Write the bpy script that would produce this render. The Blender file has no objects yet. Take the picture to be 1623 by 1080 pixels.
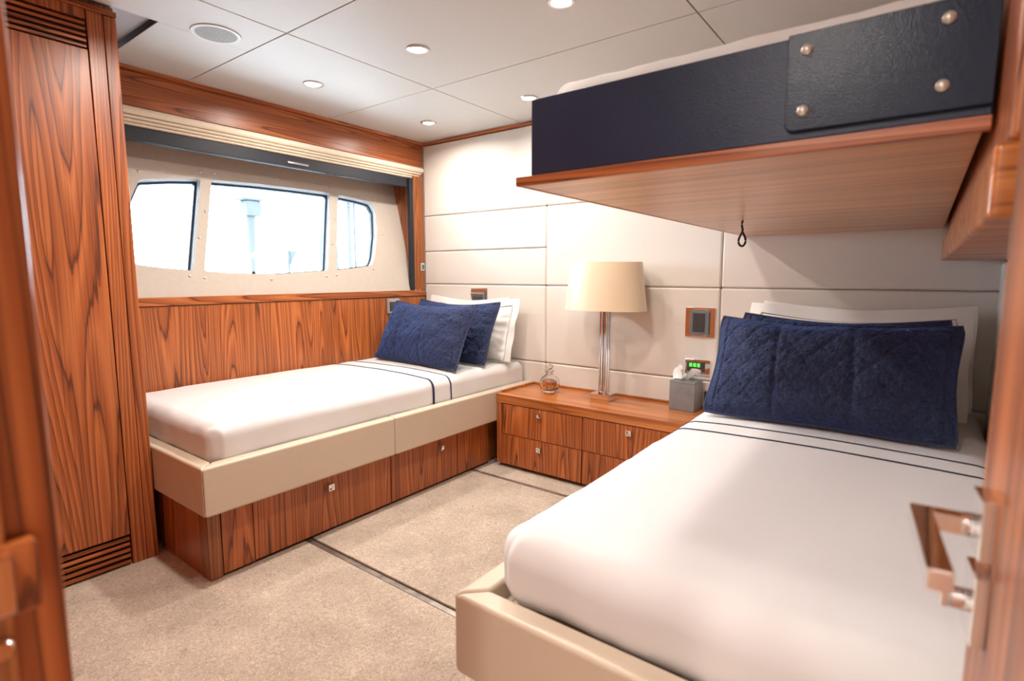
import bpy, bmesh, math, random
from mathutils import Vector, Matrix, noise

random.seed(7)
scene = bpy.context.scene
COL = scene.collection

# ------------------------------------------------------------------ camera
cam_d = bpy.data.cameras.new('camera')
cam = bpy.data.objects.new('camera', cam_d)
COL.objects.link(cam)
scene.camera = cam
cam_d.sensor_width = 36.0
cam_d.lens = 861.0 / 1623.0 * 36.0
cam_d.clip_start = 0.01
CAM_X = Vector((0.798587, 0.601879, 0.00055))
CAM_Y = Vector((-0.071834, 0.094403, 0.992939))
CAM_Z = Vector((0.597577, -0.792988, 0.118625))
cam.matrix_world = Matrix(((CAM_X.x, CAM_Y.x, CAM_Z.x, 0.0),
                           (CAM_X.y, CAM_Y.y, CAM_Z.y, 0.0),
                           (CAM_X.z, CAM_Y.z, CAM_Z.z, 1.10),
                           (0, 0, 0, 1)))
cam_d.dof.use_dof = True
cam_d.dof.focus_distance = 2.5
cam_d.dof.aperture_fstop = 3.6

# ------------------------------------------------------------------ world, exposure
world = bpy.data.worlds.new('world')
scene.world = world
world.use_nodes = True
wb = world.node_tree.nodes['Background']
wb.inputs[0].default_value = (0.74, 0.87, 1.0, 1)
wb.inputs[1].default_value = 24.0
scene.view_settings.view_transform = 'Standard'
scene.view_settings.look = 'None'
scene.view_settings.exposure = 0.12
scene.view_settings.gamma = 1.0
DOWNLIGHT_W = 7.0
DOWNLIGHT_COL = (1.0, 0.92, 0.84)

# ------------------------------------------------------------------ materials
MATS = {}


def new_mat(name):
    m = bpy.data.materials.new(name)
    m.use_nodes = True
    nt = m.node_tree
    return m, nt, nt.nodes['Principled BSDF'], nt.nodes.new, nt.links.new


def srgb(r, g, b):
    f = lambda c: (c / 255 / 12.92) if c / 255 <= 0.04045 else ((c / 255 + 0.055) / 1.055) ** 2.4
    return (f(r), f(g), f(b), 1)


def coords(nt, random_shift=True):
    tc = nt.nodes.new('ShaderNodeTexCoord')
    if not random_shift:
        return tc.outputs['Object']
    oi = nt.nodes.new('ShaderNodeObjectInfo')
    mul = nt.nodes.new('ShaderNodeMath'); mul.operation = 'MULTIPLY'; mul.inputs[1].default_value = 13.7
    nt.links.new(oi.outputs['Random'], mul.inputs[0])
    add = nt.nodes.new('ShaderNodeVectorMath'); add.operation = 'ADD'
    nt.links.new(tc.outputs['Object'], add.inputs[0])
    nt.links.new(mul.outputs[0], add.inputs[1])
    return add.outputs[0]


def wood(name, axis, dark=(92, 44, 18), mid=(166, 90, 42), light=(190, 113, 60), rough=0.40, rings=26.0, perp=6.5, along=0.30):
    m, nt, bs, N, L = new_mat(name)
    co = coords(nt)
    ai = 'xyz'.index(axis)

    def stretched(p, a, detail, dist=0.0):
        mp = N('ShaderNodeMapping')
        sc = [p, p, p]; sc[ai] = a
        mp.inputs['Scale'].default_value = sc
        L(co, mp.inputs['Vector'])
        n = N('ShaderNodeTexNoise'); n.inputs['Scale'].default_value = 1.0; n.inputs['Detail'].default_value = detail
        n.inputs['Distortion'].default_value = dist
        L(mp.outputs[0], n.inputs['Vector'])
        return n.outputs[0]

    def ramp(src, stops):
        r = N('ShaderNodeValToRGB')
        e = r.color_ramp.elements
        e[0].position, e[0].color = stops[0]
        e[1].position, e[1].color = stops[-1]
        for p, c in stops[1:-1]:
            k = e.new(p); k.color = c
        L(src, r.inputs[0])
        return r.outputs[0]

    def times(a, b, f):
        mx = N('ShaderNodeMix'); mx.data_type = 'RGBA'; mx.blend_type = 'MULTIPLY'; mx.inputs[0].default_value = f
        L(a, mx.inputs[6]); L(b, mx.inputs[7])
        return mx.outputs[2]

    g = stretched(perp, along, 0.6)
    mul = N('ShaderNodeMath'); mul.operation = 'MULTIPLY'; mul.inputs[1].default_value = rings
    L(g, mul.inputs[0])
    fine = stretched(70.0, 1.6, 2.0)                     # frays the growth lines a little
    ad = N('ShaderNodeMath'); ad.operation = 'MULTIPLY_ADD'; ad.inputs[1].default_value = 0.45
    L(fine, ad.inputs[0]); L(mul.outputs[0], ad.inputs[2])
    fr = N('ShaderNodeMath'); fr.operation = 'FRACT'
    L(ad.outputs[0], fr.inputs[0])
    dk, md, lt = srgb(*dark), srgb(*mid), srgb(*light)
    mix = lambda a, b, f: tuple(x * (1 - f) + y * f for x, y in zip(a, b))
    base = ramp(fr.outputs[0], [(0.0, mix(dk, md, 0.5)), (0.05, dk), (0.14, mix(dk, md, 0.8)), (0.45, md), (0.80, lt), (1.0, md)])
    streak = ramp(stretched(150.0, 1.8, 2.5), [(0.30, (0.46, 0.38, 0.33, 1)), (0.50, (1.04, 1.03, 1.02, 1))])
    tone = ramp(stretched(14.0, 0.5, 2.0), [(0.30, (0.78, 0.73, 0.69, 1)), (0.68, (1.14, 1.12, 1.10, 1))])
    c = times(times(base, streak, 0.75), tone, 0.9)
    L(c, bs.inputs['Base Color'])
    bs.inputs['Roughness'].default_value = rough
    bs.inputs['Coat Weight'].default_value = 0.25
    bs.inputs['Coat Roughness'].default_value = 0.3
    MATS[name] = m
    return m


def plain(name, col, rough=0.5, metal=0.0, noise_scale=None, noise_amt=0.12, bump=0.0, bump_scale=None, sheen=0.0,
          coat=0.0, spec=None, sheen_tint=None):
    m, nt, bs, N, L = new_mat(name)
    c = srgb(*col)
    bs.inputs['Base Color'].default_value = c
    bs.inputs['Roughness'].default_value = rough
    bs.inputs['Metallic'].default_value = metal
    bs.inputs['Coat Weight'].default_value = coat
    if spec is not None:
        bs.inputs['Specular IOR Level'].default_value = spec
    if sheen:
        bs.inputs['Sheen Weight'].default_value = sheen
        bs.inputs['Sheen Roughness'].default_value = 0.4
        if sheen_tint:
            bs.inputs['Sheen Tint'].default_value = srgb(*sheen_tint)
    co = coords(nt)
    if noise_scale:
        n = N('ShaderNodeTexNoise'); n.inputs['Scale'].default_value = noise_scale; n.inputs['Detail'].default_value = 4
        L(co, n.inputs['Vector'])
        r = N('ShaderNodeValToRGB')
        r.color_ramp.elements[0].position = 0.3
        r.color_ramp.elements[1].position = 0.7
        r.color_ramp.elements[0].color = tuple(k * (1 - noise_amt) for k in c[:3]) + (1,)
        r.color_ramp.elements[1].color = tuple(min(1, k * (1 + noise_amt)) for k in c[:3]) + (1,)
        L(n.outputs[0], r.inputs[0])
        L(r.outputs[0], bs.inputs['Base Color'])
    if bump:
        n = N('ShaderNodeTexNoise'); n.inputs['Scale'].default_value = bump_scale or 200; n.inputs['Detail'].default_value = 3
        L(co, n.inputs['Vector'])
        b = N('ShaderNodeBump'); b.inputs['Strength'].default_value = bump; b.inputs['Distance'].default_value = 0.002
        L(n.outputs[0], b.inputs['Height'])
        L(b.outputs[0], bs.inputs['Normal'])
    MATS[name] = m
    return m


def emit(name, col, strength):
    m, nt, bs, N, L = new_mat(name)
    bs.inputs['Base Color'].default_value = srgb(*col)
    bs.inputs['Emission Color'].default_value = srgb(*col)
    bs.inputs['Emission Strength'].default_value = strength
    MATS[name] = m
    return m


def glass(name, col, rough=0.0, ior=1.5):
    m, nt, bs, N, L = new_mat(name)
    bs.inputs['Base Color'].default_value = srgb(*col)
    bs.inputs['Transmission Weight'].default_value = 1.0
    bs.inputs['Roughness'].default_value = rough
    bs.inputs['IOR'].default_value = ior
    MATS[name] = m
    return m


def thin_glass(name):
    m, nt, bs, N, L = new_mat(name)
    tr = N('ShaderNodeBsdfTransparent'); tr.inputs[0].default_value = (0.93, 0.97, 0.98, 1)
    gl = N('ShaderNodeBsdfGlossy'); gl.inputs['Roughness'].default_value = 0.02
    fn = N('ShaderNodeFresnel'); fn.inputs[0].default_value = 1.45
    mx = N('ShaderNodeMixShader')
    L(fn.outputs[0], mx.inputs[0]); L(tr.outputs[0], mx.inputs[1]); L(gl.outputs[0], mx.inputs[2])
    L(mx.outputs[0], nt.nodes['Material Output'].inputs[0])
    MATS[name] = m
    return m


def carpet(name):
    m, nt, bs, N, L = new_mat(name)
    co = coords(nt, False)
    n1 = N('ShaderNodeTexNoise'); n1.inputs['Scale'].default_value = 55; n1.inputs['Detail'].default_value = 5
    n1.inputs['Distortion'].default_value = 2.5
    n2 = N('ShaderNodeTexNoise'); n2.inputs['Scale'].default_value = 5; n2.inputs['Detail'].default_value = 4
    n3 = N('ShaderNodeTexNoise'); n3.inputs['Scale'].default_value = 420; n3.inputs['Detail'].default_value = 2
    for n in (n1, n2, n3):
        L(co, n.inputs['Vector'])
    r = N('ShaderNodeValToRGB')
    e = r.color_ramp.elements
    e[0].position = 0.32; e[0].color = srgb(178, 158, 139)
    e[1].position = 0.68; e[1].color = srgb(226, 209, 191)
    L(n1.outputs[0], r.inputs[0])
    r2 = N('ShaderNodeValToRGB')
    r2.color_ramp.elements[0].position = 0.35; r2.color_ramp.elements[0].color = (0.84, 0.83, 0.82, 1)
    r2.color_ramp.elements[1].position = 0.65; r2.color_ramp.elements[1].color = (1.05, 1.05, 1.05, 1)
    L(n2.outputs[0], r2.inputs[0])
    mx = N('ShaderNodeMix'); mx.data_type = 'RGBA'; mx.blend_type = 'MULTIPLY'; mx.inputs[0].default_value = 1
    L(r.outputs[0], mx.inputs[6]); L(r2.outputs[0], mx.inputs[7])
    L(mx.outputs[2], bs.inputs['Base Color'])
    bs.inputs['Roughness'].default_value = 0.95
    bs.inputs['Sheen Weight'].default_value = 0.25
    ad = N('ShaderNodeMath'); ad.operation = 'ADD'
    L(n1.outputs[0], ad.inputs[0]); L(n3.outputs[0], ad.inputs[1])
    b = N('ShaderNodeBump'); b.inputs['Strength'].default_value = 0.7; b.inputs['Distance'].default_value = 0.006
    L(ad.outputs[0], b.inputs['Height']); L(b.outputs[0], bs.inputs['Normal'])
    MATS[name] = m
    return m


def quilt(name, col, tint):
    """navy velvet with fine crinkled relief"""
    m, nt, bs, N, L = new_mat(name)
    co = coords(nt)
    c = srgb(*col)
    v = N('ShaderNodeTexVoronoi'); v.feature = 'DISTANCE_TO_EDGE'; v.inputs['Scale'].default_value = 55
    n = N('ShaderNodeTexNoise'); n.inputs['Scale'].default_value = 70; n.inputs['Detail'].default_value = 4
    n.inputs['Distortion'].default_value = 1.2
    L(co, v.inputs['Vector']); L(co, n.inputs['Vector'])
    r = N('ShaderNodeValToRGB')
    r.color_ramp.elements[0].position = 0.30; r.color_ramp.elements[0].color = tuple(k * 0.6 for k in c[:3]) + (1,)
    r.color_ramp.elements[1].position = 0.72; r.color_ramp.elements[1].color = tuple(k * 1.5 for k in c[:3]) + (1,)
    L(n.outputs[0], r.inputs[0]); L(r.outputs[0], bs.inputs['Base Color'])
    bs.inputs['Roughness'].default_value = 0.75
    bs.inputs['Specular IOR Level'].default_value = 0.25
    bs.inputs['Sheen Weight'].default_value = 0.7
    bs.inputs['Sheen Roughness'].default_value = 0.45
    bs.inputs['Sheen Tint'].default_value = srgb(*tint)
    ad = N('ShaderNodeMath'); ad.operation = 'ADD'
    L(v.outputs[0], ad.inputs[0]); L(n.outputs[0], ad.inputs[1])
    b = N('ShaderNodeBump'); b.inputs['Strength'].default_value = 0.8; b.inputs['Distance'].default_value = 0.006
    L(ad.outputs[0], b.inputs['Height']); L(b.outputs[0], bs.inputs['Normal'])
    MATS[name] = m
    return m


wood('wood_z', 'z')
wood('wood_x', 'x')
wood('wood_y', 'y')
wood('wood_reflection_x', 'x', dark=(184, 128, 88), mid=(206, 152, 110), light=(218, 168, 128), rough=0.3, rings=8, along=0.3)  # bunk underside: pale reflection of the bed sheet put into the wood colour
wood('wood_dark_z', 'z', dark=(82, 44, 19), mid=(138, 79, 38), light=(166, 102, 54))
wood('wood_top_x', 'x', dark=(150, 84, 38), mid=(182, 108, 54), light=(198, 126, 70), rough=0.26, rings=8)
plain('black_gap', (26, 17, 12), 0.7)
plain('leather_wall', (219, 211, 202), 0.42, noise_scale=3, noise_amt=0.02, bump=0.15, bump_scale=500)
plain('leather_backing', (178, 164, 148), 0.6, noise_scale=5)
plain('leather_rail', (206, 189, 168), 0.36, noise_scale=4, noise_amt=0.03, bump=0.15, bump_scale=600)
plain('ceiling_panel', (200, 195, 189), 0.55, noise_scale=60, noise_amt=0.015, bump=0.08, bump_scale=300)
plain('recess_gloss', (196, 200, 208), 0.12)
plain('shell', (120, 108, 96), 0.8, noise_scale=3)
plain('lining', (186, 175, 163), 0.6, noise_scale=40, noise_amt=0.03, bump=0.1, bump_scale=700)
plain('reveal', (200, 214, 230), 0.35, noise_scale=10, noise_amt=0.02)
plain('gasket', (8, 38, 62), 0.4, noise_scale=10, noise_amt=0.05)
plain('blind', (230, 216, 196), 0.75, noise_scale=50, noise_amt=0.03, bump=0.1)
plain('navy_rail', (26, 29, 40), 0.55, noise_scale=30, noise_amt=0.05)
plain('sheet', (220, 218, 218), 0.75, noise_scale=6, noise_amt=0.01, bump=0.12, bump_scale=350, sheen=0.2)
plain('pillow_white', (234, 231, 226), 0.75, noise_scale=6, noise_amt=0.01, bump=0.2, bump_scale=260, sheen=0.2)
plain('stripe', (34, 40, 66), 0.8, noise_scale=300, noise_amt=0.1)
plain('pinstripe', (150, 148, 150), 0.8, noise_scale=300, noise_amt=0.1)
plain('bunk_navy', (31, 41, 68), 0.36, spec=0.35, noise_scale=8, noise_amt=0.10, bump=0.25, bump_scale=420)
plain('bunk_navy_gloss', (26, 34, 58), 0.2, spec=0.22, noise_scale=8, noise_amt=0.08, bump=0.2, bump_scale=420)
quilt('quilt_navy', (38, 45, 72), (90, 130, 215))
plain('piping_navy', (28, 36, 72), 0.7, noise_scale=200, noise_amt=0.1, sheen=0.3)
plain('chrome', (232, 232, 234), 0.07, metal=1.0, noise_scale=4, noise_amt=0.02)
plain('brushed', (205, 203, 200), 0.28, metal=1.0, noise_scale=30, noise_amt=0.05)
plain('nickel_button', (205, 198, 190), 0.35, metal=0.5, noise_scale=30, noise_amt=0.05)
plain('strip_metal', (178, 170, 162), 0.35, metal=0.8, noise_scale=25, noise_amt=0.3)
plain('grey_plastic', (104, 112, 118), 0.4, noise_scale=20, noise_amt=0.05)
plain('dark_plastic', (62, 60, 60), 0.4, noise_scale=20, noise_amt=0.05)
plain('beige_plastic', (206, 198, 186), 0.45, noise_scale=20, noise_amt=0.03)
plain('speaker_grille', (150, 148, 144), 0.6, noise_scale=220, noise_amt=0.25, bump=0.5, bump_scale=900)
plain('speaker_rim', (206, 202, 198), 0.4, noise_scale=20, noise_amt=0.03)
plain('pewter', (142, 146, 150), 0.42, metal=0.35, noise_scale=14, noise_amt=0.16)
plain('tissue', (246, 246, 246), 0.8, noise_scale=20, noise_amt=0.01)
plain('black_cord', (24, 20, 20), 0.6, noise_scale=50)
plain('teal', (40, 120, 120), 0.4, noise_scale=20, noise_amt=0.05)
plain('satin_shade', (226, 202, 170), 0.38, noise_scale=3, noise_amt=0.03, sheen=0.6, bump=0.06, bump_scale=500)
plain('quay', (205, 205, 203), 0.9, noise_scale=2)
plain('far_pale', (44, 46, 46), 0.7, noise_scale=4)
plain('far_grey', (40, 45, 50), 0.7, noise_scale=4)
plain('far_dark', (33, 39, 52), 0.6, noise_scale=4)
emit('lens', (255, 244, 228), 28.0)
emit('green_led', (90, 220, 80), 0.8)
glass('crystal', (250, 250, 250))
glass('amber', (232, 178, 96), ior=1.36)
thin_glass('pane')
carpet('carpet')

# ------------------------------------------------------------------ builders
ORG = {}


def place(o, origin, parent):
    o.location = origin
    ORG[o] = Vector(origin)
    if parent is not None:
        o.parent = parent
        o.location = Vector(origin) - ORG[parent]


def tag(o, label=None, cat=None, group=None, kind=None):
    if label: o['label'] = label
    if cat: o['category'] = cat
    if group: o['group'] = group
    if kind: o['kind'] = kind
    return o


def thing(name, label, cat, loc, group=None, kind=None):
    o = bpy.data.objects.new(name, None)
    o.empty_display_size = 0.05
    COL.objects.link(o)
    place(o, loc, None)
    return tag(o, label, cat, group, kind)


def finish(name, bm, mat, parent=None, smooth=True, origin=None, angle=35):
    """link a bmesh given in world coordinates as one object with its origin at its base"""
    bm.normal_update()
    if origin is None:
        xs = [v.co.x for v in bm.verts]; ys = [v.co.y for v in bm.verts]; zs = [v.co.z for v in bm.verts]
        origin = Vector(((min(xs) + max(xs)) / 2, (min(ys) + max(ys)) / 2, min(zs)))
    origin = Vector(origin)
    for v in bm.verts:
        v.co -= origin
    me = bpy.data.meshes.new(name)
    if smooth:
        lim = math.radians(angle)
        for f in bm.faces:
            f.smooth = True
        for e in bm.edges:
            if len(e.link_faces) == 2 and e.calc_face_angle(0) > lim:
                e.smooth = False
    bm.to_mesh(me); bm.free()
    o = bpy.data.objects.new(name, me)
    COL.objects.link(o)
    me.materials.append(MATS[mat])
    place(o, origin, parent)
    return o


def weighted(o):
    """keep big flat faces flat beside their rounded edges"""
    m = o.modifiers.new('weighted_normal', 'WEIGHTED_NORMAL')
    m.keep_sharp = True
    m.weight = 100
    return o


def add_box(bm, lo, hi, r=0.0, seg=2):
    c = [(lo[i] + hi[i]) / 2 for i in range(3)]
    s = [abs(hi[i] - lo[i]) for i in range(3)]
    ret = bmesh.ops.create_cube(bm, size=1.0, matrix=Matrix.Translation(c) @ Matrix.Diagonal((s[0], s[1], s[2], 1)))
    if r > 0:
        es = list({e for v in ret['verts'] for e in v.link_edges})
        bmesh.ops.bevel(bm, geom=es, offset=min(r, 0.49 * min(s)), segments=seg, affect='EDGES', profile=0.5)


def box(name, lo, hi, mat, parent=None, r=0.002, seg=2):
    bm = bmesh.new()
    add_box(bm, lo, hi, r, seg)
    return weighted(finish(name, bm, mat, parent)) if r > 0 else finish(name, bm, mat, parent)


def prism(name, pts, axis, a, b, mat, parent=None, r=0.0, seg=2, smooth=True):
    """polygon pts (2D, in the two other axes in xyz order) extruded along axis from a to b"""
    bm = bmesh.new()
    def mk(p, t):
        if axis == 'x': return (t, p[0], p[1])
        if axis == 'y': return (p[0], t, p[1])
        return (p[0], p[1], t)
    va = [bm.verts.new(mk(p, a)) for p in pts]
    vb = [bm.verts.new(mk(p, b)) for p in pts]
    bm.faces.new(va); bm.faces.new(vb)
    n = len(pts)
    for i in range(n):
        bm.faces.new((va[i], va[(i + 1) % n], vb[(i + 1) % n], vb[i]))
    bmesh.ops.recalc_face_normals(bm, faces=bm.faces)
    if r:
        bmesh.ops.bevel(bm, geom=list(bm.edges), offset=r, segments=seg, affect='EDGES', profile=0.5)
    return weighted(finish(name, bm, mat, parent, smooth))


def add_tube(bm, pts, rad, n=10, closed=False, flat=1.0):
    pts = [Vector(p) for p in pts]
    rings = []
    m = len(pts)
    up = Vector((0, 0, 1))
    for i, p in enumerate(pts):
        if closed:
            d = pts[(i + 1) % m] - pts[(i - 1) % m]
        else:
            d = pts[min(i + 1, m - 1)] - pts[max(i - 1, 0)]
        d.normalize()
        a = d.cross(up)
        if a.length < 1e-3: a = d.cross(Vector((0, 1, 0)))
        a.normalize(); b = a.cross(d)
        rr = rad[i] if isinstance(rad, (list, tuple)) else rad
        rings.append([bm.verts.new(p + a * (rr * math.cos(t)) + b * (rr * flat * math.sin(t)))
                      for t in [2 * math.pi * k / n for k in range(n)]])
    cnt = m if closed else m - 1
    for i in range(cnt):
        A, B = rings[i], rings[(i + 1) % m]
        for k in range(n):
            bm.faces.new((A[k], A[(k + 1) % n], B[(k + 1) % n], B[k]))
    if not closed:
        bm.faces.new(rings[0][::-1]); bm.faces.new(rings[-1])
    bmesh.ops.recalc_face_normals(bm, faces=bm.faces)


def tube(name, pts, rad, mat, parent=None, n=10, closed=False):
    bm = bmesh.new()
    add_tube(bm, pts, rad, n, closed)
    return finish(name, bm, mat, parent)


def lathe(name, prof, center, mat, parent=None, n=32, sx=1.0, sy=1.0, axis='z', closed=False):
    """prof: list of (radius, height) turned about a vertical axis through center"""
    bm = bmesh.new()
    rings = []
    c = Vector(center)
    def pt(r, h, t):
        x, y = r * sx * math.cos(t), r * sy * math.sin(t)
        if axis == 'z': return c + Vector((x, y, h))
        if axis == 'y': return c + Vector((x, h, y))
        return c + Vector((h, x, y))
    for r, h in prof:
        if r < 1e-6:
            rings.append([bm.verts.new(pt(0, h, 0))])
        else:
            rings.append([bm.verts.new(pt(r, h, 2 * math.pi * k / n)) for k in range(n)])
    seq = list(zip(rings[:-1], rings[1:]))
    if closed: seq.append((rings[-1], rings[0]))
    for A, B in seq:
        if len(A) == 1 and len(B) == 1: continue
        if len(A) == 1:
            for k in range(n): bm.faces.new((A[0], B[k], B[(k + 1) % n]))
        elif len(B) == 1:
            for k in range(n): bm.faces.new((A[k], A[(k + 1) % n], B[0]))
        else:
            for k in range(n): bm.faces.new((A[k], A[(k + 1) % n], B[(k + 1) % n], B[k]))
    bmesh.ops.recalc_face_normals(bm, faces=bm.faces)
    return finish(name, bm, mat, parent)


def struct(o):
    o['kind'] = 'structure'
    return o


# ------------------------------------------------------------------ room constants (metres, camera over the origin)
YW = 2.79          # headboard wall
XW = -2.87         # window wall panelling
XR = 0.25          # right wall
ZC = 2.02          # ceiling
WARD_X = -2.345    # wardrobe front
WARD_Y = 0.786     # wardrobe end

# ------------------------------------------------------------------ floor
floor = struct(box('floor', (-3.25, -2.85, -0.12), (1.1, 2.95, -0.012), 'shell', None, 0))
def carpet_piece(x0, y0, x1, y1):
    box('carpet_panel', (x0, y0, -0.012), (x1, y1, 0.0), 'carpet', floor, 0.004)
carpet_piece(-2.87, -2.7, 1.0, 1.202)
carpet_piece(-2.2, 1.236, 0.25, 2.243)
carpet_piece(-2.2, 2.270, 0.25, 2.79)
for y in (1.222, 2.259):
    box('joint_strip', (-2.2, y - 0.018, -0.012), (0.25, y + 0.003, -0.001), 'strip_metal', floor, 0.002)
    box('joint_gap', (-2.2, y + 0.0035, -0.012), (0.25, y + 0.010, -0.008), 'black_gap', floor, 0)

# ------------------------------------------------------------------ ceiling
ceiling = struct(box('ceiling', (-3.3, -2.85, 2.085), (1.1, 2.95, 2.16), 'shell', None, 0))
XJ = [-2.868, -2.015, -0.704, 0.249]
YJ = [-2.7, 0.903, 1.240, 2.018, 2.79]
G = 0.0022
for i in range(3):
    for j in range(4):
        x0, x1, y0, y1 = XJ[i] + G, XJ[i + 1] - G, YJ[j] + G, YJ[j + 1] - G
        if j == 0:
            if i == 0:
                x0 = -2.302
            y1 = 1.240 - G
        elif j == 1:
            if i > 0: continue
            box('ceiling_panel', (x0, y0, ZC), (-2.302 - 0.0, y1, ZC + 0.02), 'ceiling_panel', ceiling, 0.0025)
            continue
        box('ceiling_panel', (x0, y0, ZC), (x1, y1, ZC + 0.02), 'ceiling_panel', ceiling, 0.0025)
# recess beside the wardrobe
box('recess_top', (-2.868, 0.0, 2.046), (-2.302, 0.903, 2.084), 'recess_gloss', ceiling, 0)
box('recess_edge', (-2.868, 0.9035, 2.0215), (-2.304, 0.912, 2.046), 'black_gap', ceiling, 0)
box('recess_edge', (-2.302, 0.0, 2.0405), (-2.296, 0.903, 2.046), 'ceiling_panel', ceiling, 0)

# ------------------------------------------------------------------ headboard wall
wall_back = struct(box('wall_back', (-3.2, YW, -0.02), (0.45, YW + 0.12, 2.085), 'leather_backing', None, 0))
XS = [-2.868, -1.83, -0.797, 0.249]
ZS_full = [0.0, 0.567, 1.04, 1.515, 1.998]
for i in range(3):
    zs = list(ZS_full)
    if i == 0: zs.insert(3, 1.268)
    for z0, z1 in zip(zs[:-1], zs[1:]):
        box('upholstered_panel', (XS[i] + 0.001, YW - 0.022, z0 + 0.001), (XS[i + 1] - 0.001, YW, z1 - 0.001),
            'leather_wall', wall_back, 0.011, 4)
YF = YW - 0.022    # face of the padding
struct(box('trim_1', (XW, YW - 0.03, 1.999), (0.25, YW, 2.019), 'wood_x', None, 0.002))

# ------------------------------------------------------------------ window wall
wall_left = struct(box('wall_left', (-3.05, 0.0, -0.02), (XW - 0.012, 2.85, 0.985), 'shell', None, 0))
box('wainscot_panel', (XW - 0.012, WARD_Y + 0.002, 0.30), (XW, YW - 0.024, 0.952), 'wood_z', wall_left, 0.001)
box('ledge', (XW - 0.05, WARD_Y + 0.002, 0.956), (XW + 0.006, YW - 0.024, 0.997), 'wood_y', wall_left, 0.004)
# fascia over the blind
fascia = struct(box('trim_2', (-3.2, 0.3, 1.850), (XW, YW - 0.024, 2.0), 'wood_y', None, 0.004))
struct(box('trim_3', (-3.2, 0.3, 2.001), (XW + 0.012, YW - 0.032, 2.019), 'wood_y', None, 0.003))
# corner post and side return of the window recess
post = struct(box('trim_4', (-3.1, 2.668, 0.998), (XW, YW - 0.024, 1.849), 'wood_dark_z', None, 0.003))
for yy in (2.70, 2.715):
    box('bead', (XW - 0.001, yy, 0.998), (XW + 0.004, yy + 0.010, 1.76), 'wood_z', post, 0.002)

# tilted window lining with three openings
K = -0.26
XP0 = -2.88
LEN = math.sqrt(1 + K * K)
UZ = Vector((K / LEN, 0, 1 / LEN))           # up along the lining
UN = Vector((1 / LEN, 0, -K / LEN))          # out of the lining, into the room
def lin(y, s, n=0.0):
    return Vector((XP0, y, 1.0)) + UZ * s + UN * n

def smooth_poly(pts, r=0.03, k=5):
    """round every corner of a closed 2D polygon"""
    out = []
    n = len(pts)
    for i in range(n):
        p0, p1, p2 = Vector(pts[i - 1]), Vector(pts[i]), Vector(pts[(i + 1) % n])
        a, b = (p0 - p1), (p2 - p1)
        rr = min(r, 0.45 * a.length, 0.45 * b.length)
        q0, q2 = p1 + a.normalized() * rr, p1 + b.normalized() * rr
        for t in range(k + 1):
            u = t / k
            out.append(tuple(q0 * (1 - u) ** 2 + p1 * 2 * u * (1 - u) + q2 * u * u))
    return out

W2 = [(1.398, 0.622), (1.634, 0.634), (1.881, 0.639), (2.128, 0.640), (1.998, 0.135), (1.651, 0.111), (1.427, 0.114), (1.277, 0.126)]
W3 = [(2.180, 0.635), (2.330, 0.626), (2.440, 0.611), (2.466, 0.555), (2.433, 0.388), (2.375, 0.225), (2.338, 0.172), (2.200, 0.153), (2.059, 0.139)]
W1 = [(1.342, 0.618), (1.200, 0.600), (1.058, 0.574), (1.010, 0.480), (0.975, 0.360), (0.955, 0.230), (0.980, 0.155), (1.100, 0.140), (1.225, 0.128)]
WIN = [smooth_poly(w, 0.016) for w in (W1, W2, W3)]

def curve_mesh(outer, holes, n0, n1, name, mat, parent):
    """flat plate in the lining plane with openings, from depth n0 to n1"""
    cu = bpy.data.curves.new('tmp', 'CURVE'); cu.dimensions = '2D'; cu.fill_mode = 'BOTH'
    cu.extrude = abs(n1 - n0) / 2
    for poly in [outer] + holes:
        sp = cu.splines.new('POLY'); sp.points.add(len(poly) - 1)
        for i, p in enumerate(poly): sp.points[i].co = (p[0], p[1], 0, 1)
        sp.use_cyclic_u = True
    tmp = bpy.data.objects.new('tmp', cu); COL.objects.link(tmp)
    dg = bpy.context.evaluated_depsgraph_get()
    me = bpy.data.meshes.new_from_object(tmp.evaluated_get(dg))
    bpy.data.objects.remove(tmp)
    bm = bmesh.new(); bm.from_mesh(me)
    mid = (n0 + n1) / 2
    for v in bm.verts:
        v.co = lin(v.co.x, v.co.y, v.co.z + mid)
    bmesh.ops.remove_doubles(bm, verts=bm.verts, dist=1e-5)
    bmesh.ops.recalc_face_normals(bm, faces=bm.faces)
    return finish(name, bm, mat, parent, True, None, 30)

lining = curve_mesh([(0.05, -0.004), (2.667, -0.004), (2.667, 0.93), (0.05, 0.93)], WIN, -0.012, 0.0,
                    'window_lining', 'lining', wall_left)
SCREWS = [(1.06, 0.614), (1.346, 0.656), (1.417, 0.659), (1.336, 0.444), (1.282, 0.3), (1.203, 0.1), (1.272, 0.091), (1.774, 0.684),
          (2.128, 0.674), (2.12, 0.467), (2.065, 0.305), (2.468, 0.639), (2.474, 0.391), (2.346, 0.146), (2.052, 0.107), (1.979, 0.099), (1.623, 0.081)]
for (y, s) in SCREWS:
    bm = bmesh.new()
    rings = [[bm.verts.new(lin(y + rr * math.cos(t), s + rr * math.sin(t), n)) for t in [2 * math.pi * k / 12 for k in range(12)]]
             for n, rr in ((0, .007), (.003, .006), (.005, .003))]
    for A, B in zip(rings[:-1], rings[1:]):
        for k in range(12): bm.faces.new((A[k], A[(k + 1) % 12], B[(k + 1) % 12], B[k]))
    bm.faces.new(rings[-1])
    finish('screw', bm, 'brushed', lining)

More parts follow.
